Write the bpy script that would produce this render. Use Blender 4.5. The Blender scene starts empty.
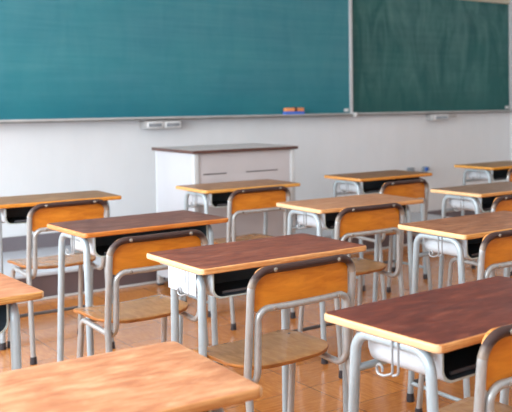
import bpy, bmesh, math, random
from mathutils import Vector, Matrix
random.seed(7)
PI = math.pi
COL = bpy.context.scene.collection

# ------------------------------------------------------------------ helpers
def link(name, bm, mats, parent=None, smooth=True, angle=40):
    me = bpy.data.meshes.new(name)
    bmesh.ops.recalc_face_normals(bm, faces=bm.faces[:])
    bm.to_mesh(me); bm.free()
    if not isinstance(mats, (list, tuple)): mats = [mats]
    for m in mats: me.materials.append(m)
    if smooth:
        for p in me.polygons: p.use_smooth = True
        me.set_sharp_from_angle(angle=math.radians(angle))
    o = bpy.data.objects.new(name, me); COL.objects.link(o)
    if parent: o.parent = parent
    return o

def tag(o, label=None, cat=None, group=None, kind=None):
    if label: o['label'] = label
    if cat: o['category'] = cat
    if group: o['group'] = group
    if kind: o['kind'] = kind
    return o

def thing(name, label, cat, loc=(0, 0, 0), rz=0, group=None):
    o = bpy.data.objects.new(name, None); COL.objects.link(o)
    o.empty_display_size = .1
    o.location = loc; o.rotation_euler = (0, 0, rz)
    return tag(o, label, cat, group)

def dup(root, loc, rz, label, group=None):
    r = root.copy(); COL.objects.link(r); r.location = loc; r.rotation_euler = (0, 0, rz)
    r['label'] = label
    if group: r['group'] = group
    for ch in list(root.children):
        c = ch.copy(); COL.objects.link(c); c.parent = r
        for g in list(ch.children):
            d = g.copy(); COL.objects.link(d); d.parent = c
    return r

def box(bm, x0, x1, y0, y1, z0, z1, mi=0, bevel=0, seg=2):
    vs = [bm.verts.new((x, y, z)) for x in (x0, x1) for y in (y0, y1) for z in (z0, z1)]
    F = [(0, 1, 3, 2), (4, 6, 7, 5), (0, 4, 5, 1), (2, 3, 7, 6), (0, 2, 6, 4), (1, 5, 7, 3)]
    fs = [bm.faces.new([vs[i] for i in f]) for f in F]
    for f in fs: f.material_index = mi
    if bevel:
        es = {e for f in fs for e in f.edges}
        r = bmesh.ops.bevel(bm, geom=list(es), offset=bevel, segments=seg, affect='EDGES', profile=.5)
        for f in r['faces']: f.material_index = mi
    return fs

def round_path(pts, n=7):
    """pts: list of (x,y,z[,radius]); fillets every inner corner."""
    out = []
    P = [Vector(p[:3]) for p in pts]
    for i, p in enumerate(pts):
        r = p[3] if len(p) > 3 else 0
        if i in (0, len(pts) - 1) or r == 0:
            out.append(P[i]); continue
        a = (P[i - 1] - P[i]); b = (P[i + 1] - P[i])
        la, lb = a.length, b.length; a.normalize(); b.normalize()
        ang = a.angle(b); t = min(r / math.tan(ang / 2), la * .98, lb * .98)
        rr = t * math.tan(ang / 2)
        c = P[i] + (a + b).normalized() * (rr / math.sin(ang / 2))
        s = P[i] + a * t - c; e = P[i] + b * t - c
        tot = s.angle(e); ax = s.cross(e)
        if ax.length < 1e-9: out.append(P[i]); continue
        ax.normalize()
        for k in range(n + 1):
            out.append(c + Matrix.Rotation(tot * k / n, 3, ax) @ s)
    return out

def tube(bm, pts, r, seg=12, cap=True, n=7, mi=0):
    P = round_path(pts, n)
    Q = [P[0]]
    for p in P[1:]:
        if (p - Q[-1]).length > 1e-5: Q.append(p)
    P = Q
    T = []
    for i in range(len(P)):
        if i == 0: t = P[1] - P[0]
        elif i == len(P) - 1: t = P[-1] - P[-2]
        else: t = (P[i] - P[i - 1]).normalized() + (P[i + 1] - P[i]).normalized()
        T.append(t.normalized())
    ref = Vector((0, 0, 1)) if abs(T[0].z) < .9 else Vector((1, 0, 0))
    u = T[0].cross(ref).normalized()
    rings = []
    for i in range(len(P)):
        if i:
            ax = T[i - 1].cross(T[i])
            if ax.length > 1e-8:
                u = Matrix.Rotation(T[i - 1].angle(T[i]), 3, ax.normalized()) @ u
        u = (u - T[i] * u.dot(T[i])).normalized()
        v = T[i].cross(u)
        rings.append([bm.verts.new(P[i] + (u * math.cos(2 * PI * k / seg) + v * math.sin(2 * PI * k / seg)) * r) for k in range(seg)])
    fs = []
    for a, b in zip(rings, rings[1:]):
        for k in range(seg):
            fs.append(bm.faces.new((a[k], a[(k + 1) % seg], b[(k + 1) % seg], b[k])))
    if cap:
        fs.append(bm.faces.new(rings[0][::-1])); fs.append(bm.faces.new(rings[-1]))
    for f in fs: f.material_index = mi
    return P

def rounded_rect(w, d, rad, n=6, bulge=None):
    """corner radii: dict or number; returns outline ccw points, centre 0."""
    if not isinstance(rad, (list, tuple)): rad = [rad] * 4
    C = [(w / 2, d / 2, 0), (-w / 2, d / 2, 90), (-w / 2, -d / 2, 180), (w / 2, -d / 2, 270)]
    out = []
    for (x, y, a0), r in zip(C, rad):
        cx = x - math.copysign(r, x); cy = y - math.copysign(r, y)
        for k in range(n + 1):
            a = math.radians(a0 + 90 * k / n)
            out.append((cx + r * math.cos(a), cy + r * math.sin(a)))
    return out

def slab(bm, outline, z0, z1, edge=.004, mi_top=0, mi_side=1, zfun=None, nseg=3):
    """plate with rounded rim; top/bottom get mi_top, the rim mi_side."""
    cx = sum(p[0] for p in outline) / len(outline); cy = sum(p[1] for p in outline) / len(outline)
    zf = zfun or (lambda x, y: 0)
    levels = []
    for k in range(nseg + 1):
        a = PI / 2 * k / nseg
        levels.append((edge * (1 - math.sin(a)), z0 + edge * (1 - math.cos(a))))
    for k in range(nseg + 1):
        a = PI / 2 * k / nseg
        levels.append((edge * (1 - math.cos(a)), z1 - edge * (1 - math.sin(a))))
    N = len(outline)
    nor = []
    for i in range(N):
        a = Vector(outline[i - 1]); b = Vector(outline[(i + 1) % N]); t = (b - a).normalized()
        nor.append(Vector((t.y, -t.x)))
    rings = []
    for off, z in levels:
        rings.append([bm.verts.new((outline[i][0] - nor[i].x * off, outline[i][1] - nor[i].y * off,
                                    z + zf(outline[i][0], outline[i][1]))) for i in range(N)])
    for a, b in zip(rings, rings[1:]):
        for k in range(N):
            f = bm.faces.new((a[k], a[(k + 1) % N], b[(k + 1) % N], b[k])); f.material_index = mi_side
    # filled caps as concentric rings so that curved plates bend smoothly
    for ring, off, z, flip in ((rings[-1], levels[-1][0], levels[-1][1], False), (rings[0], levels[0][0], levels[0][1], True)):
        prev = ring
        for s in (.8, .55, .28):
            cur = [bm.verts.new((cx + (v[0] - cx) * s, cy + (v[1] - cy) * s,
                                 z + zf(cx + (v[0] - cx) * s, cy + (v[1] - cy) * s))) for v in outline]
            for k in range(N):
                q = (prev[k], prev[(k + 1) % N], cur[(k + 1) % N], cur[k])
                f = bm.faces.new(q[::-1] if flip else q); f.material_index = mi_top
            prev = cur
        f = bm.faces.new(prev[::-1] if flip else prev); f.material_index = mi_top

def disc_x(bm, c, r, axis, h, seg=12):
    """short cylinder with domed end along axis ('y-','x'...)"""
    axis = Vector(axis).normalized()
    u = axis.orthogonal().normalized(); v = axis.cross(u)
    rings = []
    for rr, hh in ((r, 0), (r, h * .5), (r * .7, h * .9)):
        rings.append([bm.verts.new(Vector(c) + axis * hh + (u * math.cos(2 * PI * k / seg) + v * math.sin(2 * PI * k / seg)) * rr) for k in range(seg)])
    for a, b in zip(rings, rings[1:]):
        for k in range(seg): bm.faces.new((a[k], a[(k + 1) % seg], b[(k + 1) % seg], b[k]))
    bm.faces.new(rings[-1]); bm.faces.new(rings[0][::-1])

# ------------------------------------------------------------------ materials
def srgb(r, g, b):
    f = lambda c: (c / 255 / 12.92) if c / 255 <= .04045 else ((c / 255 + .055) / 1.055) ** 2.4
    return (f(r), f(g), f(b), 1)

def new_mat(name):
    m = bpy.data.materials.new(name); m.use_nodes = True
    nt = m.node_tree; b = nt.nodes['Principled BSDF']
    return m, nt, b
def N(nt, t, **kw):
    n = nt.nodes.new(t)
    for k, v in kw.items():
        if k in n.inputs: n.inputs[k].default_value = v
        else: setattr(n, k, v)
    return n
def L(nt, a, b): nt.links.new(a, b)
def ramp(nt, fac, stops):
    r = nt.nodes.new('ShaderNodeValToRGB'); e = r.color_ramp.elements
    while len(e) < len(stops): e.new(.5)
    for el, (p, c) in zip(e, stops): el.position = p; el.color = c
    L(nt, fac, r.inputs[0]); return r.outputs[0]
def mix(nt, fac, a, b, blend='MIX'):
    m = nt.nodes.new('ShaderNodeMix'); m.data_type = 'RGBA'; m.blend_type = blend
    for s, v in ((m.inputs[0], fac), (m.inputs[6], a), (m.inputs[7], b)):
        if hasattr(v, 'is_linked') or isinstance(v, bpy.types.NodeSocket): L(nt, v, s)
        else: s.default_value = v
    return m.outputs[2]
def coords(nt, scale=(1, 1, 1), loc=(0, 0, 0), rot=(0, 0, 0), kind='Object'):
    tc = nt.nodes.new('ShaderNodeTexCoord'); mp = nt.nodes.new('ShaderNodeMapping')
    mp.inputs['Scale'].default_value = scale; mp.inputs['Location'].default_value = loc; mp.inputs['Rotation'].default_value = rot
    L(nt, tc.outputs[kind], mp.inputs[0]); return mp.outputs[0]
def noise(nt, vec, scale=5, detail=4, rough=.55, dist=0):
    n = nt.nodes.new('ShaderNodeTexNoise'); n.inputs['Scale'].default_value = scale; n.inputs['Detail'].default_value = detail
    n.inputs['Roughness'].default_value = rough; n.inputs['Distortion'].default_value = dist
    L(nt, vec, n.inputs[0]); return n.outputs[0]
def bump(nt, b, h, strength=.1, dist=.002):
    n = nt.nodes.new('ShaderNodeBump'); n.inputs['Strength'].default_value = strength; n.inputs['Distance'].default_value = dist
    L(nt, h, n.inputs['Height']); L(nt, n.outputs[0], b.inputs['Normal'])

def plain(name, c, rough=.5, metal=0, var=.12, scale=30, spec=.5):
    m, nt, b = new_mat(name)
    v = coords(nt)
    f = noise(nt, v, scale, 3)
    d = tuple(x * (1 - var) for x in c[:3]) + (1,); e = tuple(min(1, x * (1 + var)) for x in c[:3]) + (1,)
    L(nt, ramp(nt, f, [(.3, d), (.7, e)]), b.inputs['Base Color'])
    b.inputs['Roughness'].default_value = rough; b.inputs['Metallic'].default_value = metal
    b.inputs['Specular IOR Level'].default_value = spec
    return m

def desk_wood(name, dark, mid, light, wear=.5, seed=0, rough=.4, warp=.9, rr=.12):
    m, nt, b = new_mat(name)
    v = coords(nt, (2.6, 7, 7), (seed * 3.1, seed * 1.7, 0))
    g = noise(nt, v, 5, 8, .62, warp * .5)
    c = ramp(nt, g, [(.3, dark), (.5, mid), (.72, light)])
    fine = noise(nt, coords(nt, (6, 90, 90), (seed, 0, 0)), 6, 3)
    c = mix(nt, .32, c, ramp(nt, fine, [(.3, (.4, .4, .4, 1)), (.7, (1, 1, 1, 1))]), 'MULTIPLY')
    blot = noise(nt, coords(nt, (2.2, 4, 4), (seed * 5.3, 0, seed)), 3.2, 5, .6)
    dk = noise(nt, coords(nt, (3, 5, 5), (seed * 7.3, 0, 0)), 5, 5, .65, .5)
    c = mix(nt, ramp(nt, dk, [(.52, (0, 0, 0, 1)), (.70, (.55, .55, .55, 1))]), c, dark)
    w = ramp(nt, blot, [(.52, (0, 0, 0, 1)), (.72, (wear, wear, wear, 1))])
    c = mix(nt, w, c, light)
    L(nt, c, b.inputs['Base Color'])
    r = nt.nodes.new('ShaderNodeMapRange'); L(nt, blot, r.inputs[0])
    r.inputs[3].default_value = rough - rr; r.inputs[4].default_value = rough + rr
    L(nt, r.outputs[0], b.inputs['Roughness'])
    b.inputs['Specular IOR Level'].default_value = .24
    bump(nt, b, fine, .08, .001)
    return m

def edge_wood(name, dark, light, seed=0, rough=.4):
    m, nt, b = new_mat(name)
    g = noise(nt, coords(nt, (5, 5, 160), (seed, seed, 0)), 2.5, 4)
    g2 = noise(nt, coords(nt, (9, 9, 9), (seed * 2, 0, 0)), 3, 4)
    c = ramp(nt, g, [(.35, dark), (.62, light)])
    c = mix(nt, ramp(nt, g2, [(.45, (0, 0, 0, 1)), (.75, (.6, .6, .6, 1))]), c, dark)
    L(nt, c, b.inputs['Base Color']); b.inputs['Roughness'].default_value = rough
    b.inputs['Specular IOR Level'].default_value = .35
    return m

def ply(name, dark, light, rough=.35, axis=(2, 12, 2), seed=0):
    m, nt, b = new_mat(name)
    g = noise(nt, coords(nt, axis, (seed, seed * 2, seed)), 6, 6, .6, .6)
    L(nt, ramp(nt, g, [(.28, dark), (.7, light)]), b.inputs['Base Color'])
    b.inputs['Roughness'].default_value = rough
    b.inputs['Coat Weight'].default_value = .15; b.inputs['Coat Roughness'].default_value = .25
    return m

def worn_metal(name, base, spots, rough=.35, metal=.4, amount=.6):
    m, nt, b = new_mat(name)
    f = noise(nt, coords(nt, (12, 12, 5)), 5, 6, .65)
    L(nt, mix(nt, ramp(nt, f, [(.5, (0, 0, 0, 1)), (.75, (amount, amount, amount, 1))]), base, spots), b.inputs['Base Color'])
    b.inputs['Metallic'].default_value = metal; b.inputs['Roughness'].default_value = rough
    return m

M = {}
M['frame'] = worn_metal('desk_frame_paint', srgb(168, 182, 190), srgb(132, 144, 148), .34, .15, .5)
M['chairtube'] = worn_metal('chair_tube_metal', srgb(172, 176, 178), srgb(136, 124, 108), .3, .4, .5)
M['chairtube_top'] = worn_metal('chair_top_brown', srgb(56, 34, 31), srgb(38, 25, 25), .4, .0, .8)
def fade_sleeve():
    nt = M['chairtube_top'].node_tree; b = nt.nodes['Principled BSDF']
    old = b.inputs['Base Color'].links[0].from_socket
    tc = nt.nodes.new('ShaderNodeTexCoord'); sp = nt.nodes.new('ShaderNodeSeparateXYZ'); L(nt, tc.outputs['Object'], sp.inputs[0])
    f = noise(nt, coords(nt), 40, 4)
    ma = nt.nodes.new('ShaderNodeMath'); ma.operation = 'MULTIPLY_ADD'; L(nt, f, ma.inputs[0]); ma.inputs[1].default_value = .03; L(nt, sp.outputs['Z'], ma.inputs[2])
    k = ramp(nt, ma.outputs[0], [(.688, (0, 0, 0, 1)), (.722, (1, 1, 1, 1))])
    L(nt, mix(nt, k, srgb(166, 152, 138), old), b.inputs['Base Color'])
fade_sleeve()
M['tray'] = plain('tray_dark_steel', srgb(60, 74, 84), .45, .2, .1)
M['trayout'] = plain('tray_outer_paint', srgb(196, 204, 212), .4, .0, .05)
M['rim'] = plain('tray_rim', srgb(182, 198, 196), .4, .2, .06)
M['rail_dark'] = plain('foot_rail_dark', srgb(92, 92, 96), .45, .35, .15)
M['rubber'] = plain('black_rubber', srgb(48, 46, 52), .6, 0, .15)
M['wire'] = plain('steel_wire', srgb(158, 162, 166), .35, .3, .06)
M['bolt'] = plain('bolt_steel', srgb(176, 172, 164), .25, .7, .06)
M['back'] = ply('backrest_plywood', srgb(186, 104, 18), srgb(214, 134, 36), .36, (2, 9, 9))
M['backB'] = ply('backrest_plywood_brown', srgb(172, 94, 30), srgb(206, 126, 54), .34, (2, 9, 9), 3)
M['backedge'] = edge_wood('backrest_edge', srgb(196, 122, 52), srgb(228, 164, 96), 2)
M['seat'] = ply('seat_plywood', srgb(142, 98, 56), srgb(172, 128, 82), .25, (9, 2.2, 9), 1)
M['seatedge'] = edge_wood('seat_edge', srgb(128, 74, 30), srgb(176, 112, 52), 4)

# --- wall
def wall_mat(name, c, c2):
    m, nt, b = new_mat(name)
    v = coords(nt)
    f = noise(nt, v, 1.1, 5, .6)
    s = noise(nt, coords(nt, (3, 3, .6)), 3, 5, .6)
    c_ = ramp(nt, f, [(.3, c), (.7, c2)])
    c_ = mix(nt, .10, c_, ramp(nt, s, [(.35, (.75, .75, .75, 1)), (.65, (1, 1, 1, 1))]), 'MULTIPLY')
    L(nt, c_, b.inputs['Base Color']); b.inputs['Roughness'].default_value = .75
    bump(nt, b, noise(nt, v, 140, 2), .05, .002)
    return m
M['wall'] = wall_mat('wall_plaster', srgb(214, 219, 223), srgb(222, 225, 229))
M['wall_r'] = wall_mat('wall_plaster_side', srgb(224, 228, 230), srgb(230, 232, 234))
M['ceil'] = plain('ceiling_white', srgb(232, 232, 230), .8, 0, .02, 4)
M['base'] = plain('baseboard_vinyl', srgb(112, 106, 112), .5, 0, .08, 8)
M['riser'] = plain('platform_riser', srgb(96, 82, 84), .5, 0, .1, 6)
M['deck'] = plain('platform_deck', srgb(176, 182, 190), .35, 0, .06, 6)
M['strip'] = plain('pale_strip', srgb(190, 190, 190), .5, 0, .05, 6)

# --- floor: varnished square wood blocks
def floor_mat():
    m, nt, b = new_mat('floor_wood_blocks')
    v = coords(nt, (1, 1, 1), (.07, .11, 0), kind='Object')
    br = nt.nodes.new('ShaderNodeTexBrick'); br.offset = .0; br.squash = 1
    br.inputs['Scale'].default_value = 1; br.inputs['Brick Width'].default_value = .30; br.inputs['Row Height'].default_value = .30
    br.inputs['Mortar Size'].default_value = .0018; br.inputs['Mortar Smooth'].default_value = .3
    br.inputs['Color1'].default_value = (0, 0, 0, 1); br.inputs['Color2'].default_value = (1, 1, 1, 1)
    L(nt, v, br.inputs['Vector'])
    gA = noise(nt, coords(nt, (3, 26, 1)), 4, 6, .6, .5)
    gB = noise(nt, coords(nt, (26, 3, 1)), 4, 6, .6, .5)
    ck = nt.nodes.new('ShaderNodeTexChecker'); ck.inputs['Scale'].default_value = 1 / .30
    L(nt, v, ck.inputs['Vector'])
    g = mix(nt, ck.outputs['Fac'], gA, gB)
    c = ramp(nt, g, [(.28, srgb(160, 90, 33)), (.5, srgb(193, 120, 50)), (.75, srgb(212, 145, 76))])
    tone = ramp(nt, br.outputs['Color'], [(0, (.78, .74, .70, 1)), (1, (1.0, 1.0, 1.0, 1))])
    c = mix(nt, 1, c, tone, 'MULTIPLY')
    big = noise(nt, coords(nt), .9, 4)
    c = mix(nt, ramp(nt, big, [(.4, (0, 0, 0, 1)), (.7, (.25, .25, .25, 1))]), c, srgb(196, 150, 106))
    c = mix(nt, br.outputs['Fac'], c, srgb(92, 58, 34))
    L(nt, c, b.inputs['Base Color'])
    r = nt.nodes.new('ShaderNodeMapRange'); L(nt, noise(nt, coords(nt), 7, 4), r.inputs[0])
    r.inputs[3].default_value = .09; r.inputs[4].default_value = .25
    L(nt, r.outputs[0], b.inputs['Roughness'])
    b.inputs['Specular IOR Level'].default_value = .8
    bump(nt, b, noise(nt, coords(nt), 16, 3), .05, .004)
    return m
M['floor'] = floor_mat()

# --- chalkboards
def board_mat(name, a, b_, dust_sheen, amt, seed, sheen_haze=.1, swirl=.5):
    m, nt, b = new_mat(name)
    f = noise(nt, coords(nt, (.8, 1, 1.5), (seed, 0, seed)), 1.6, 4)
    c = ramp(nt, f, [(.3, a), (.72, b_)])
    st = noise(nt, coords(nt, (.5, 1, 9), (seed * 2, 0, 0)), 2.2, 6, .6, .4)       # wiping strokes
    sv = noise(nt, coords(nt, (3, 1, .8), (seed * 3, 0, 4), (0, .5, 0)), 2.0, 5, .6, 1.2)
    mx = mix(nt, swirl, st, sv)
    k = ramp(nt, mx, [(.40, (0, 0, 0, 1)), (.68, (amt, amt, amt, 1))])
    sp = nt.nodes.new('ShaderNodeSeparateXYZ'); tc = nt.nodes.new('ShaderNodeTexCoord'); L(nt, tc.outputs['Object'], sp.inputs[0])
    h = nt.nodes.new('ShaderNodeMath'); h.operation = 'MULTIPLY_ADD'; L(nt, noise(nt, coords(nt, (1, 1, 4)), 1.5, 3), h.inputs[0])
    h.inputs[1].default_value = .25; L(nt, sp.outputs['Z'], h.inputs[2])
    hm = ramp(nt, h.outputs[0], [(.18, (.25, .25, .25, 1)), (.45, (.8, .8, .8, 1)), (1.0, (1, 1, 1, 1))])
    base_d = mix(nt, 1, hm, (sheen_haze, sheen_haze, sheen_haze, 1), 'MULTIPLY')
    c = mix(nt, base_d, c, dust_sheen)  # window sheen and chalk film painted into the colour, denser upward
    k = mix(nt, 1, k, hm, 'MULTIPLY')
    c = mix(nt, k, c, dust_sheen)
    L(nt, c, b.inputs['Base Color']); b.inputs['Roughness'].default_value = .5
    b.inputs['Specular IOR Level'].default_value = .35
    return m
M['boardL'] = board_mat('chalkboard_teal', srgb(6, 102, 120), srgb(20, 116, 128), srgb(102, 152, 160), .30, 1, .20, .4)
M['boardR'] = board_mat('chalkboard_green', srgb(10, 76, 76), srgb(18, 88, 86), srgb(110, 146, 144), .42, 3, .04, .8)
M['alu'] = plain('aluminium_frame', srgb(196, 200, 204), .4, .25, .05)
M['alu_dusty'] = plain('dusty_tray', srgb(176, 176, 176), .6, .1, .1, 10)
M['beige'] = plain('beige_rail', srgb(186, 176, 158), .5, 0, .06, 8)
M['dark_gap'] = plain('dark_shadow_gap', srgb(24, 40, 40), .6, 0, .1)
M['plate'] = plain('white_plate', srgb(214, 216, 218), .5, 0, .03)
M['podium'] = plain('podium_grey_paint', srgb(186, 184, 188), .5, 0, .04, 5)
M['podium_side'] = plain('podium_side_paint', srgb(180, 183, 190), .5, 0, .03, 5)
M['podium_post'] = plain('podium_post', srgb(196, 202, 206), .4, .2, .04, 8)
M['podium_top'] = plain('podium_top', srgb(186, 180, 180), .35, 0, .06, 6)
M['podium_edge'] = edge_wood('podium_edge', srgb(72, 48, 44), srgb(96, 66, 58), 1)
M['slot'] = plain('slot_dark', srgb(96, 92, 94), .6)
M['er_blue'] = plain('eraser_blue', srgb(70, 110, 200), .7, 0, .1)
M['er_orange'] = plain('eraser_orange', srgb(232, 150, 96), .7, 0, .1)
M['er_dark'] = plain('eraser_strap', srgb(60, 44, 44), .7)
M['fit_grey'] = plain('fitting_grey', srgb(140, 148, 156), .4, .3)
M['fit_blue'] = plain('fitting_blue', srgb(36, 100, 190), .5)

# ------------------------------------------------------------------ the room
WX0, WX1, WY0, WY1, CZ = -1.15, 6.81, -2.6, 6.703, 3.0
T = .12
def structure(name, bm, m):
    return tag(link(name, bm, m, smooth=False), kind='structure')
bm = bmesh.new(); box(bm, WX0 - T, WX1 + T, WY0 - T, WY1 + T, -.1, 0); structure('floor', bm, M['floor'])
bm = bmesh.new(); box(bm, WX0 - T, WX1 + T, WY0 - T, WY1 + T, CZ, CZ + .1); structure('ceiling', bm, M['ceil'])
bm = bmesh.new(); box(bm, WX0 - T, WX1 + T, WY1, WY1 + T, 0, CZ); structure('wall_front', bm, M['wall'])
bm = bmesh.new(); box(bm, WX1, WX1 + T, WY0, WY1, 0, CZ); structure('wall_right', bm, M['wall_r'])
bm = bmesh.new(); box(bm, WX0 - T, WX1 + T, WY0 - T, WY0, 0, CZ); structure('wall_back', bm, M['wall'])
WIN = [(-2.2, -.3), (.1, 2.0), (2.4, 4.3), (4.7, 6.3)]
bm = bmesh.new()
box(bm, WX0 - T, WX0, WY0, WY1, 0, .85); box(bm, WX0 - T, WX0, WY0, WY1, 2.65, CZ)
ys = [WY0] + [v for w in WIN for v in w] + [WY1]
for a, b in zip(ys[0::2], ys[1::2]): box(bm, WX0 - T, WX0, a, b, .85, 2.65)
structure('wall_left', bm, M['wall'])
for i, (a, b) in enumerate(WIN):
    bm = bmesh.new()
    x0, x1 = WX0 - .09, WX0 - .04
    for (p, q, r, s) in ((a, b, .85, .90), (a, b, 2.60, 2.65), (a, a + .05, .9, 2.6), (b - .05, b, .9, 2.6), ((a + b) / 2 - .03, (a + b) / 2 + .03, .9, 2.6)):
        box(bm, x0, x1, p, q, r, s)
    structure('window_%d' % (i + 1), bm, M['alu'])

PX0, PX1, PY, PZ = .5, 5.2, 5.7175, .166
t = thing('teaching_platform', 'low grey platform with dark front along the wall under the chalkboard', 'platform', ((PX0 + PX1) / 2, (PY + WY1) / 2, 0))
def rel(o, root):
    o.data.transform(Matrix.Translation(-Vector(root.location))); return o
bm = bmesh.new(); box(bm, PX0, PX1, PY + .012, WY1 - .002, .0, PZ - .02); rel(link('riser', bm, M['riser'], t, False), t)
bm = bmesh.new(); box(bm, PX0, PX1, PY, WY1 - .002, PZ - .02, PZ, bevel=.004); rel(link('deck', bm, M['deck'], t), t)
bm = bmesh.new(); box(bm, PX0, PX1, PY - .004, PY + .012, .0, .014, bevel=.003); rel(link('kick_strip', bm, M['strip'], t), t)
bm = bmesh.new()
box(bm, WX0, PX1, WY1 - .012, WY1, PZ, PZ + .099); box(bm, PX1, WX1, WY1 - .012, WY1, 0, .10)
structure('baseboard_front', bm, M['base'])
bm = bmesh.new(); box(bm, WX1 - .012, WX1, WY0, WY1 - .012, 0, .10); structure('baseboard_right', bm, M['base'])

# ------------------------------------------------------------------ chalkboards
BZ0, BZ1 = 1.085, 2.205
BY = WY1
XD = 4.70
def chalkboard(name, label, x0, x1, y, m, lip, has_top):
    t = thing(name, label, 'chalkboard', ((x0 + x1) / 2, BY, BZ0))
    def P(nm, bm, mm, s=True): return rel(link(nm, bm, mm, t, s), t)
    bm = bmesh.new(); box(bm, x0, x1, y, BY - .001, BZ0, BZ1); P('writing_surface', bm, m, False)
    bm = bmesh.new(); box(bm, x0, x1, y - lip, y, BZ0 - .026, BZ0 - .012, bevel=.003)
    box(bm, x0, x1, y - lip, y - lip + .008, BZ0 - .024, BZ0 - .002, bevel=.002)
    box(bm, x0, x1, y - .01, BY - .001, BZ0 - .026, BZ0, bevel=.002); P('chalk_tray', bm, M['alu_dusty'])
    return t, P
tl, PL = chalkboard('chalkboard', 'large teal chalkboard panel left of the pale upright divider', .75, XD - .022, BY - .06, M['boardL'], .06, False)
bm = bmesh.new(); box(bm, XD - .022, XD + .006, BY - .075, BY - .001, BZ0 - .03, BZ1 + .03, bevel=.003)
PL('side_rail', bm, M['alu'])
bm = bmesh.new(); box(bm, .75, XD - .022, BY - .072, BY - .001, BZ1, BZ1 + .05, bevel=.003); PL('top_rail', bm, M['beige'])
bm = bmesh.new(); box(bm, XD - .085, XD - .035, BY - .066, BY - .0605, BZ0 + .012, BZ0 + .040, bevel=.002); PL('name_plate', bm, M['plate'])
bm = bmesh.new(); box(bm, XD - .012, XD + .022, BY - .125, BY - .062, BZ0 - .034, BZ0 + .004, bevel=.006); PL('tray_end_cap', bm, M['plate'])
tr, PR = chalkboard('chalkboard', 'darker green chalkboard panel right of the divider, with chalk smears', XD + .030, 6.762, BY - .03, M['boardR'], .05, True)
bm = bmesh.new(); box(bm, XD + .007, XD + .030, BY - .034, BY - .001, BZ0, BZ1 + .03); PR('shadow_gap', bm, M['dark_gap'])
bm = bmesh.new(); box(bm, 6.762, 6.796, BY - .05, BY - .001, BZ0 - .026, BZ1 + .06, bevel=.003); PR('side_rail', bm, M['alu'])
bm = bmesh.new(); box(bm, XD + .01, 6.762, BY - .05, BY - .001, BZ1, BZ1 + .06, bevel=.003); PR('top_rail', bm, M['beige'])
bm = bmesh.new(); box(bm, 6.70, 6.75, BY - .036, BY - .0305, BZ0 + .012, BZ0 + .040, bevel=.002); PR('name_plate', bm, M['plate'])

# things on and under the tray
t = thing('chalkboard_eraser', 'blue and orange felt eraser lying on the chalkboard tray', 'eraser', (4.075, BY - .092, BZ0 - .012))
bm = bmesh.new(); box(bm, -.095, .095, -.025, .025, 0.0, .036, bevel=.005); link('felt_pad', bm, M['er_blue'], t)
bm = bmesh.new(); box(bm, -.090, .090, -.024, .024, .036, .066, bevel=.006); link('grip', bm, M['er_orange'], t)
bm = bmesh.new(); box(bm, -.004, .020, -.0265, .0265, .035, .072, bevel=.003); link('strap', bm, M['er_dark'], t)

def chalk_box(x0, x1, label, cells, tail=0):
    t = thing('chalk_box', label, 'chalk box', ((x0 + x1) / 2, BY - .06, BZ0 - .030))
    w = (x1 - x0) / 2
    bm = bmesh.new(); box(bm, -w, w, -.045, .0595, -.060, 0, bevel=.004); link('housing', bm, M['alu_dusty'], t)
    n = cells
    for k in range(n):
        a = -w + .014 + (2 * w - .014) * k / n; b = -w + (2 * w - .014) * (k + 1) / n
        bm = bmesh.new(); box(bm, a, b, -.056, -.045, -.056, -.008, bevel=.004); d = link('drawer', bm, M['plate'], t)
        bm = bmesh.new(); box(bm, a + .012, b - .012, -.060, -.056, -.046, -.018, bevel=.002); link('pull_plate', bm, M['fit_grey'], d)
    if tail:
        bm = bmesh.new(); tube(bm, [(w, -.01, -.02), (w + tail, -.01, -.02)], .009, 8); link('stub_pipe', bm, M['alu_dusty'], t)
chalk_box(2.765, 3.06, 'double aluminium chalk box hung under the teal chalkboard above the podium', 2)
chalk_box(5.63, 5.84, 'small single aluminium chalk box under the dark green chalkboard', 1, .12)

# small fittings low on the front wall
t = thing('wall_fitting', 'small grey wall fitting with blue cap right of far desk', 'wall fitting', (5.60, WY1, .50))
bm = bmesh.new(); box(bm, -.03, .03, -.05, -.001, -.045, .045, bevel=.006); link('body', bm, M['fit_grey'], t)
bm = bmesh.new(); disc_x(bm, (-.014, -.05, .022), .020, (0, -1, 0), .02); link('cap', bm, M['fit_blue'], t)
bm = bmesh.new(); box(bm, .0, .022, -.056, -.05, -.035, .010, bevel=.003); link('cover', bm, M['plate'], t)
t = thing('wall_fitting', 'tiny plain grey wall fitting left of the blue-capped one', 'wall fitting', (5.42, WY1, .515))
bm = bmesh.new(); box(bm, -.036, -.004, -.04, -.001, -.03, .03, bevel=.005); link('body', bm, M['fit_grey'], t)
bm = bmesh.new(); box(bm, .004, .034, -.04, -.001, -.03, .03, bevel=.005); link('cover', bm, M['fit_grey'], t)

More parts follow.
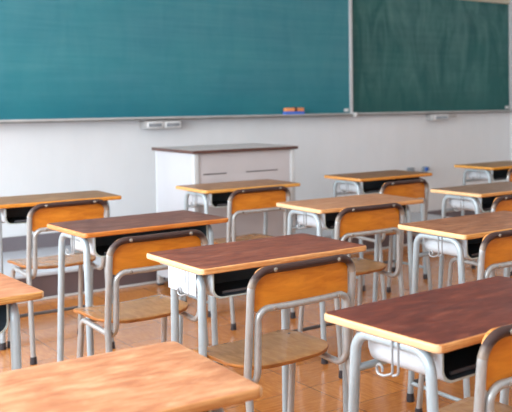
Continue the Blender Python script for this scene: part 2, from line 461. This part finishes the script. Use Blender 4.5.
# ------------------------------------------------------------------ teacher's podium
t = thing('teacher_podium', 'grey panelled teacher podium with brown edged top before the chalkboard', 'podium', (2.79, 5.375, 0))
PW, PD, PH = .745, .60, .904
w, d = PW / 2, PD / 2
bm = bmesh.new(); slab(bm, rounded_rect(PW, PD, .008, 3), PH - .019, PH, .003, 0, 1)
link('top', bm, [M['podium_top'], M['podium_edge']], t)
a, b = w - .018, d - .018
bm = bmesh.new(); box(bm, -a, -a + .016, -b + .03, b - .03, .068, PH - .019); link('side_panel', bm, M['podium_side'], t, False)
bm = bmesh.new(); box(bm, a - .016, a, -b + .03, b - .03, .068, PH - .019); link('side_panel', bm, M['podium_side'], t, False)
bm = bmesh.new(); box(bm, -a + .03, a - .03, -b + .010, -b + .022, .068, PH - .019)
fp = link('front_panel', bm, M['podium'], t, False)
for (p, q) in ((-.29, -.134), (.0, .23)):
    bm = bmesh.new(); box(bm, p * 1.0, q, -b + .0085, -b + .010, .750, .758, bevel=.0006); link('slot', bm, M['slot'], fp)
bm = bmesh.new(); box(bm, -a + .03, a - .03, b - .022, b - .010, .45, PH - .019); link('back_panel', bm, M['podium'], t, False)
for sx in (-1, 1):
    for sy in (-1, 1):
        bm = bmesh.new()
        x0 = sx * a - (.032 if sx > 0 else 0); y0 = sy * b - (.032 if sy > 0 else 0)
        box(bm, x0, x0 + .032, y0, y0 + .032, .012, PH - .019, bevel=.003); p = link('post', bm, M['podium_post'], t)
        bm = bmesh.new(); box(bm, x0 - .002, x0 + .034, y0 - .002, y0 + .034, 0, .014, bevel=.003); link('rubber_foot', bm, M['rubber'], p)

# ------------------------------------------------------------------ school desk
HD = .710; TT = .019; W2, D2 = .30, .20
def foot(bm, c, d=(0, 0, 1), r=.0155, h=.034):
    c = Vector(c); d = Vector(d).normalized()
    u = d.orthogonal().normalized(); v = d.cross(u); S = 12
    rings = [[bm.verts.new(c + d * hh + (u * math.cos(2 * PI * k / S) + v * math.sin(2 * PI * k / S)) * rr) for k in range(S)]
             for rr, hh in ((r * 1.02, 0), (r * 1.06, .006), (r * .92, h))]
    for p, q in zip(rings, rings[1:]):
        for k in range(S): bm.faces.new((p[k], p[(k + 1) % S], q[(k + 1) % S], q[k]))
    bm.faces.new(rings[0][::-1]); bm.faces.new(rings[-1])
    zmin = min(v_.co.z for v_ in bm.verts)
    for v_ in bm.verts: v_.co.z -= zmin

def make_desk(label, plate_variant=False):
    root = thing('school_desk', label, 'desk')
    bm = bmesh.new()
    slab(bm, rounded_rect(.614, .408, .020, 6), HD - TT, HD, .005, 0, 1)
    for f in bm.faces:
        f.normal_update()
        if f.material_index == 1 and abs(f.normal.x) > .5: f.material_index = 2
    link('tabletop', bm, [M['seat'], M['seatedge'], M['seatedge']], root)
    zt = HD - TT - .0005
    R = .0125
    yf, yn = (.048, -.140) if plate_variant else (.108, -.144)
    ff, fn = (.052, -.146) if plate_variant else (.158, -.182)
    ym = (yf + yn) / 2
    for sx in (-1, 1):
        x = sx * .276
        for (ytop, yft) in ((yn, fn), (yf, ff)):
            bm = bmesh.new(); x = -.276 if sx < 0 else (.250 if plate_variant else .246)
            if plate_variant and sx > 0 and ytop > 0:
                x = .182; yft = ytop = .140
                tube(bm, [(x, yft, .02), (x, ytop, zt - .07)], R, 14)
            else:
                tube(bm, [(x, yft, .02), (x, ytop, zt - R, .05), (x, ym, zt - R)], R, 14)
            lg = link('leg', bm, M['frame'], root)
            bm = bmesh.new(); foot(bm, (x, yft, 0)); link('rubber_foot', bm, M['rubber'], lg)
        x = -.276 if sx < 0 else .246
        if not plate_variant: bm = bmesh.new(); tube(bm, [(x, fn + .008, .075), (x, ff - .008, .075)], .008, 10); link('stretcher', bm, M['frame'], root)
    # book tray: folded trough, open to the sitter
    bm = bmesh.new()
    xl, xo, zb, rc, th = -.248, .230, HD - TT - .088, .030, .005
    prof = [(xl, zt)]
    for k in range(7):
        an = PI + PI / 2 * k / 6; prof.append((xl + rc + rc * math.cos(an), zb + rc + rc * math.sin(an)))
    for k in range(7):
        an = 1.5 * PI + PI / 2 * k / 6; prof.append((xo - rc + rc * math.cos(an), zb + rc + rc * math.sin(an)))
    prof.append((xo, zt))
    y0, y1 = (-.150, .115) if not plate_variant else (-.156, .06)
    def inn(p):
        x_, z_ = p; xc = (xl + xo) / 2; hw = (xo - xl) / 2
        return (xc + (x_ - xc) * (hw - th) / hw, zb + th + (z_ - zb) * (zt - zb - th) / (zt - zb))
    pin = [inn(p) for p in prof]
    yb = y1 - .02
    of = [bm.verts.new((x_, y0, z_)) for x_, z_ in prof]; ob = [bm.verts.new((x_, yb, z_)) for x_, z_ in prof]
    if_ = [bm.verts.new((x_, y0, z_)) for x_, z_ in pin]; ib = [bm.verts.new((x_, yb - .004, z_)) for x_, z_ in pin]
    # back rounding
    cb = [bm.verts.new(((x_ + .016) * .95 - .016, y1, zb + (z_ - zb) * .9 + .008)) for x_, z_ in prof]
    n = len(prof)
    for k in range(n - 1):
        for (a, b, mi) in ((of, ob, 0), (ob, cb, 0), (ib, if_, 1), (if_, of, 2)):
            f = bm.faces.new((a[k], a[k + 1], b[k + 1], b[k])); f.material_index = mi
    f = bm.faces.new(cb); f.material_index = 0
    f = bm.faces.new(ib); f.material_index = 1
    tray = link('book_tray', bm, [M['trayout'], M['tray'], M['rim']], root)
    bm = bmesh.new(); box(bm, -.20, .17, -.128, -.120, zb + th + .001, zb + th + .010, bevel=.002); link('pencil_stop', bm, M['rail_dark'], tray)
    # rails
    bm = bmesh.new(); tube(bm, [(-.276, yf + .004, zb - .012), (.246, yf + .004, zb - .012)], .009, 10); link('rear_rail', bm, M['frame'], root)
    if not plate_variant: bm = bmesh.new(); tube(bm, [(-.276, ff - .012, .078), (.246, ff - .012, .078)], .009, 10); link('foot_rail', bm, M['rail_dark'], root)
    # bag hooks on both sides
    for sx in (-1, 1):
        x = -.2895 if sx < 0 else .2595; y = ym - .018
        bm = bmesh.new()
        k = sx * .005
        tube(bm, [(x, y, zt - .006), (x, y, zb + .010, .008), (x + k, y + .022, zb + .002, .010), (x + k, y + .048, zb + .002, .012), (x + k, y + .048, zb + .024, .010), (x + k, y + .028, zb + .024, .008), (x + k, y + .028, zb + .010)], .0028, 8)
        tube(bm, [(x, y - .020, zt - .006), (x, y - .020, zb + .012, .010), (x, y - .002, zb + .006)], .0028, 8)
        link('bag_hook', bm, M['wire'], root)
    if plate_variant:
        for sx in (-1, 1):
            if sx > 0: continue
            bm = bmesh.new(); x = sx * .2905
            box(bm, min(x, x - sx * .003), max(x, x - sx * .003), yn + .01, yf + .014, zb + .012, zt, bevel=.001)
            link('side_plate', bm, M['trayout'], root)
            bm = bmesh.new(); box(bm, min(x, x - sx * .03), max(x, x - sx * .03), -.15, .125, zt - .008, zt, bevel=.002)
            link('top_flange', bm, M['frame'], root)
    return root

# ------------------------------------------------------------------ school chair (sitter faces +y, back bar at y=0)
def make_chair(label):
    root = thing('school_chair', label, 'chair')
    r = .0112; xs = .1795; zs = .42
    ztop = .7363 - r
    # rear legs up to seat height, then the hoop of the back
    for sx in (-1, 1):
        bm = bmesh.new(); tube(bm, [(sx * (xs + .002), -.022, .02), (sx * xs, .028, zs)], r, 14)
        lg = link('leg', bm, M['chairtube'], root)
        bm = bmesh.new(); foot(bm, (sx * (xs + .002), -.022, 0), r=.0145); link('rubber_foot', bm, M['rubber'], lg)
    bm = bmesh.new()
    tube(bm, [(-xs, .028, zs), (-xs, 0, ztop, .058), (-.06, -.010, ztop, .3), (.06, -.010, ztop, .3), (xs, 0, ztop, .058), (xs, .028, zs)], r, 14, n=9)
    link('back_frame', bm, M['chairtube'], root)
    # brown sleeve over the top bar
    bm = bmesh.new()
    full = round_path([(-xs, .028, zs), (-xs, 0, ztop, .058), (-.06, -.010, ztop, .3), (.06, -.010, ztop, .3), (xs, 0, ztop, .058), (xs, .028, zs)], 9)
    part = [tuple(p) for p in full if p.z > ztop - .055]
    tube(bm, part, r + .0006, 14)
    link('top_sleeve', bm, M['chairtube_top'], root)
    # backrest board, slightly bowed
    bm = bmesh.new()
    ol = [(x, z) for x, z in rounded_rect(.334, .126, [.036, .036, .012, .012], 6)]
    ol2 = []
    for i, p in enumerate(ol):          # subdivide long sides for the bow
        q = ol[(i + 1) % len(ol)]
        nn = 8 if abs(p[0] - q[0]) > .1 else 1
        for k in range(nn): ol2.append((p[0] + (q[0] - p[0]) * k / nn, p[1] + (q[1] - p[1]) * k / nn))
    slab(bm, ol2, -.0045, .0045, .002, 0, 1, zfun=lambda x, y: .010 * (1 - (x / .17) ** 2))
    for v in bm.verts:
        x, z, y = v.co; v.co = Vector((x, .0160 - y, .668 + z))
    br = link('backrest', bm, [M['back'], M['backedge']], root)
    # front legs
    xr = .163; zr = .402; yfr = .318
    for sx in (-1, 1):
        bm = bmesh.new(); tube(bm, [(sx * (xr + .006), yfr + .035, .02), (sx * xr, yfr, zr - .06)], r, 14)
        lg = link('leg', bm, M['chairtube'], root)
        bm = bmesh.new(); foot(bm, (sx * (xr + .006), yfr + .035, 0), r=.0145); link('rubber_foot', bm, M['rubber'], lg)
    # one bent tube: seat rails, uprights, crossbar behind the backrest
    xi = .1575; zc = .6133
    bm = bmesh.new()
    half = lambda s: [(s * xr, yfr, zr - .06), (s * xr, yfr - .006, zr, .042), (s * xi, .010, zr - .018, .055), (s * xi, .004, zc, .034)]
    tube(bm, half(-1) + [(-.05, -.008, zc, .3), (.05, -.008, zc, .3)] + half(1)[::-1], r - .001, 14, n=9)
    link('seat_rail', bm, M['chairtube'], root)
    bm = bmesh.new(); tube(bm, [(-xr, yfr - .05, zr - .004), (xr, yfr - .05, zr - .004)], .007, 8); link('cross_rail', bm, M['chairtube'], root)
    # seat: big rounded rear corners, gentle saddle
    bm = bmesh.new()
    ol = rounded_rect(.352, .305, [.03, .03, .085, .085], 9)
    ol = [(x, y - (.016 * (1 - (x / .176) ** 2) if y < -.1 else 0)) for x, y in ol]
    ol2 = []
    for i, p in enumerate(ol):
        q = ol[(i + 1) % len(ol)]; nn = 8 if (Vector(p) - Vector(q)).length > .1 else 1
        for k in range(nn): ol2.append((p[0] + (q[0] - p[0]) * k / nn, p[1] + (q[1] - p[1]) * k / nn))
    slab(bm, ol2, -.0055, .0055, .0025, 0, 1, zfun=lambda x, y: .010 * (x / .17) ** 2 * (1 if y < .08 else .7) - .004)
    for v in bm.verts: v.co += Vector((0, .228, .4225))
    st = link('seat', bm, [M['seat'], M['seatedge']], root)
    for sx in (-1, 1):
        for yy in (.15, .315):
            bm = bmesh.new(); disc_x(bm, (sx * .150, yy, .4285), .006, (0, 0, 1), .003, 10); link('screw', bm, M['rail_dark'], st)
    for sx in (-1, 1):
        bm = bmesh.new(); disc_x(bm, (sx * .112, -.0185, ztop), .0062, (0, -1, 0), .003, 10); link('bolt', bm, M['bolt'], root)
        bm = bmesh.new(); disc_x(bm, (sx * .112, -.0145, zc), .0062, (0, -1, 0), .003, 10); link('bolt', bm, M['bolt'], root)
    return root

# ------------------------------------------------------------------ place the furniture
S = srgb
# name: (x, y, rot, label, top colours(dark, mid, light), edge(dark, light), wear, rough)
DESKS = [
 (1.503, 3.657, 0.030, 'dark purplish brown topped desk in front of the leftmost far desk', (S(78,46,42), S(106,68,58), S(140,100,84)), (S(178,98,34), S(208,134,62)), .3, .45),
 (1.473, 1.578, 0.037, 'large near desk at lower right with dark reddish brown top', (S(70,24,17), S(92,36,25), S(124,62,44)), (S(178,112,58), S(214,158,100)), .3, .42),
 (1.533, 4.885, -.038, 'brown topped desk at the far left, nearest the wall', (S(112,82,54), S(142,106,72), S(170,136,100)), (S(188,116,34), S(216,150,66)), .5, .42),
 (0.451, 2.669, 0.028, 'pale orange topped desk cut off at the left edge', (S(170,108,74), S(192,130,92), S(208,152,116)), (S(150,92,40), S(220,166,98)), .5, .5),
 (0.489, 1.594, -.041, 'foreground desk at bottom left with blotchy pale orange worn top', (S(166,104,70), S(192,132,92), S(218,170,130)), (S(170,112,62), S(206,152,98)), .9, .5),
 (2.572, 4.795, -.011, 'brown topped desk directly in front of the grey podium', (S(112,78,50), S(140,102,70), S(172,134,98)), (S(192,130,54), S(220,168,90)), .6, .4),
 (2.5445, 3.610, -.019, 'light tan topped desk in the middle behind the central dark desk', (S(150,100,70), S(172,124,90), S(196,152,118)), (S(192,132,78), S(220,172,120)), .6, .42),
 (3.583, 4.759, 0.012, 'brown topped far desk against the wall right of the podium', (S(100,68,42), S(124,88,58), S(156,118,84)), (S(188,118,38), S(214,148,68)), .5, .4),
 (2.5055, 2.607, 0.001, 'worn brown desk above the big near desk at right', (S(106,62,40), S(140,90,60), S(178,130,94)), (S(194,134,68), S(224,178,114)), .7, .42),
 (3.497, 3.577, 0.020, 'greyish brown topped desk at right, behind the worn brown one', (S(100,78,62), S(128,102,84), S(156,130,110)), (S(190,128,66), S(216,164,102)), .5, .38),
 (4.778, 4.810, 0.040, 'farthest desk at upper right corner near the wall', (S(118,88,56), S(146,112,76), S(176,142,104)), (S(198,130,24), S(220,154,48)), .5, .38),
]
central = make_desk('central desk with deep reddish brown top and flat white side plate', True)
proto = make_desk('desk')
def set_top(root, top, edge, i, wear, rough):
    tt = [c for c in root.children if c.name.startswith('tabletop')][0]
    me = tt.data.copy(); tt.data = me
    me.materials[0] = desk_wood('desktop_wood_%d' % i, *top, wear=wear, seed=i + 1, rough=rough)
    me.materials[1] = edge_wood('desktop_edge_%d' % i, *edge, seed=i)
    pale = srgb(236, 214, 178); k = .12 if edge[1][2] < .12 else .42      # short ends paler: reflected window light mixed into the edge colour
    me.materials[2] = edge_wood('desktop_end_sheen_%d' % i, *[tuple(e[j] * (1 - k) + pale[j] * k for j in range(4)) for e in edge], seed=i + 3)
G = 'school desks in rows facing the chalkboard'
GC = 'school chairs behind their desks'
central.location = (1.504, 2.670, 0); central.rotation_euler.z = .004; central['group'] = G
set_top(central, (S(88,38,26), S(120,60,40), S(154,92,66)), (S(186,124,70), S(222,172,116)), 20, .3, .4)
for i, (x, y, rz, lab, top, edge, wear, rough) in enumerate(DESKS):
    if i == 0:
        o = proto; o.location = (x, y, 0); o.rotation_euler.z = rz; o['label'] = lab; o['group'] = G
    else: o = dup(proto, (x, y, 0), rz, lab, G)
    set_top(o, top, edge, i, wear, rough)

CHAIRS = [
 (1.428, 2.265, .034, 'chair with pale worn tube frame at the central dark desk, its seat in full view'),
 (1.342, 3.089, .025, 'orange backed chair at the purplish brown desk on the left'),
 (1.464, 4.378, .020, 'orange backed chair at the far left desk beside the wall'),
 (1.431, 1.322, .050, 'chair cut off by the lower right corner at the big near desk'),
 (2.431, 4.291, .004, 'orange backed chair at the desk before the podium'),
 (2.385, 3.225, -.008, 'chair at the light tan middle desk with legs showing below its crossbar'),
 (3.2505, 4.063, .054, 'orange backed chair at the far desk right of the podium'),
 (2.330, 2.264, .049, 'chair cut off by the right edge at the worn brown desk'),
 (3.1735, 3.071, .050, 'chair at the right edge at the greyish brown desk'),
 (4.49, 4.27, .040, 'chair sliver at upper right edge at the farthest desk'),
 (.468, 1.283, -.02, 'chair at the bottom edge whose brown top bar peeks over the foreground desk'),
]
chair0 = make_chair(CHAIRS[0][3])
for i, (x, y, rz, lab) in enumerate(CHAIRS):
    if i == 0:
        o = chair0; o.location = (x, y, 0); o.rotation_euler.z = rz; o['group'] = GC
    else: o = dup(chair0, (x, y, 0), rz, lab, GC)

# ------------------------------------------------------------------ light
def area(name, loc, rot, sx, sy, power, col):
    l = bpy.data.lights.new(name, 'AREA'); l.shape = 'RECTANGLE'; l.size = sx; l.size_y = sy; l.energy = power; l.color = col
    o = bpy.data.objects.new(name, l); COL.objects.link(o); o.location = loc; o.rotation_euler = rot
    return o
for i, (a, b) in enumerate(WIN):
    area('window_light', (WX0 - .15, (a + b) / 2, 1.75), (0, -PI / 2, 0), 1.7, b - a - .1, (45, 110, 150, 120)[i], (.90, .96, 1.0))
area('ceiling_fill', (2.8, 1.0, 2.96), (0, 0, 0), 6.5, 6.5, 50, (1.0, .97, .93))  # added fill below the ceiling, stands for no fixture
area('rear_fill', (2.6, WY0 + .05, 1.7), (PI / 2, 0, 0), 6.5, 1.8, 4, (1.0, .97, .92))  # added weak fill from the back wall, no opening there

wd = bpy.data.worlds.new('World'); bpy.context.scene.world = wd; wd.use_nodes = True
nt = wd.node_tree; bg = nt.nodes['Background']
sky = nt.nodes.new('ShaderNodeTexSky'); sky.sky_type = 'HOSEK_WILKIE'; sky.sun_direction = (.4, -.5, .75); sky.turbidity = 4
nt.links.new(sky.outputs[0], bg.inputs[0]); bg.inputs[1].default_value = 1.2

# ------------------------------------------------------------------ camera
f, pitch, yaw, roll, CX, CY = 890.96, .02198, .73841, -.00679, 461.485, 117.551
fwd = Vector((math.sin(yaw) * math.cos(pitch), math.cos(yaw) * math.cos(pitch), -math.sin(pitch)))
right = Vector((math.cos(yaw), -math.sin(yaw), 0)); up = right.cross(fwd)
r2 = right * math.cos(roll) + up * math.sin(roll); u2 = -right * math.sin(roll) + up * math.cos(roll)
cam = bpy.data.cameras.new('camera'); co = bpy.data.objects.new('camera', cam); COL.objects.link(co)
mw = Matrix((r2, u2, -fwd)).transposed().to_4x4(); mw.translation = (0, 0, 1.21353)
co.matrix_world = mw
cam.sensor_fit = 'HORIZONTAL'; cam.sensor_width = 36; cam.lens = 36 * f / 512
cam.shift_x = (256 - CX) / 512; cam.shift_y = (CY - 206) / 512
cam.clip_start = .02; cam.clip_end = 60
cam.dof.use_dof = True; cam.dof.focus_distance = 2.65; cam.dof.aperture_fstop = 5.6
sc = bpy.context.scene; sc.camera = co
sc.view_settings.view_transform = 'Standard'; sc.view_settings.look = 'None'; sc.view_settings.exposure = 0
sc.cycles.max_bounces = 8; sc.cycles.diffuse_bounces = 5; sc.cycles.sample_clamp_indirect = 6
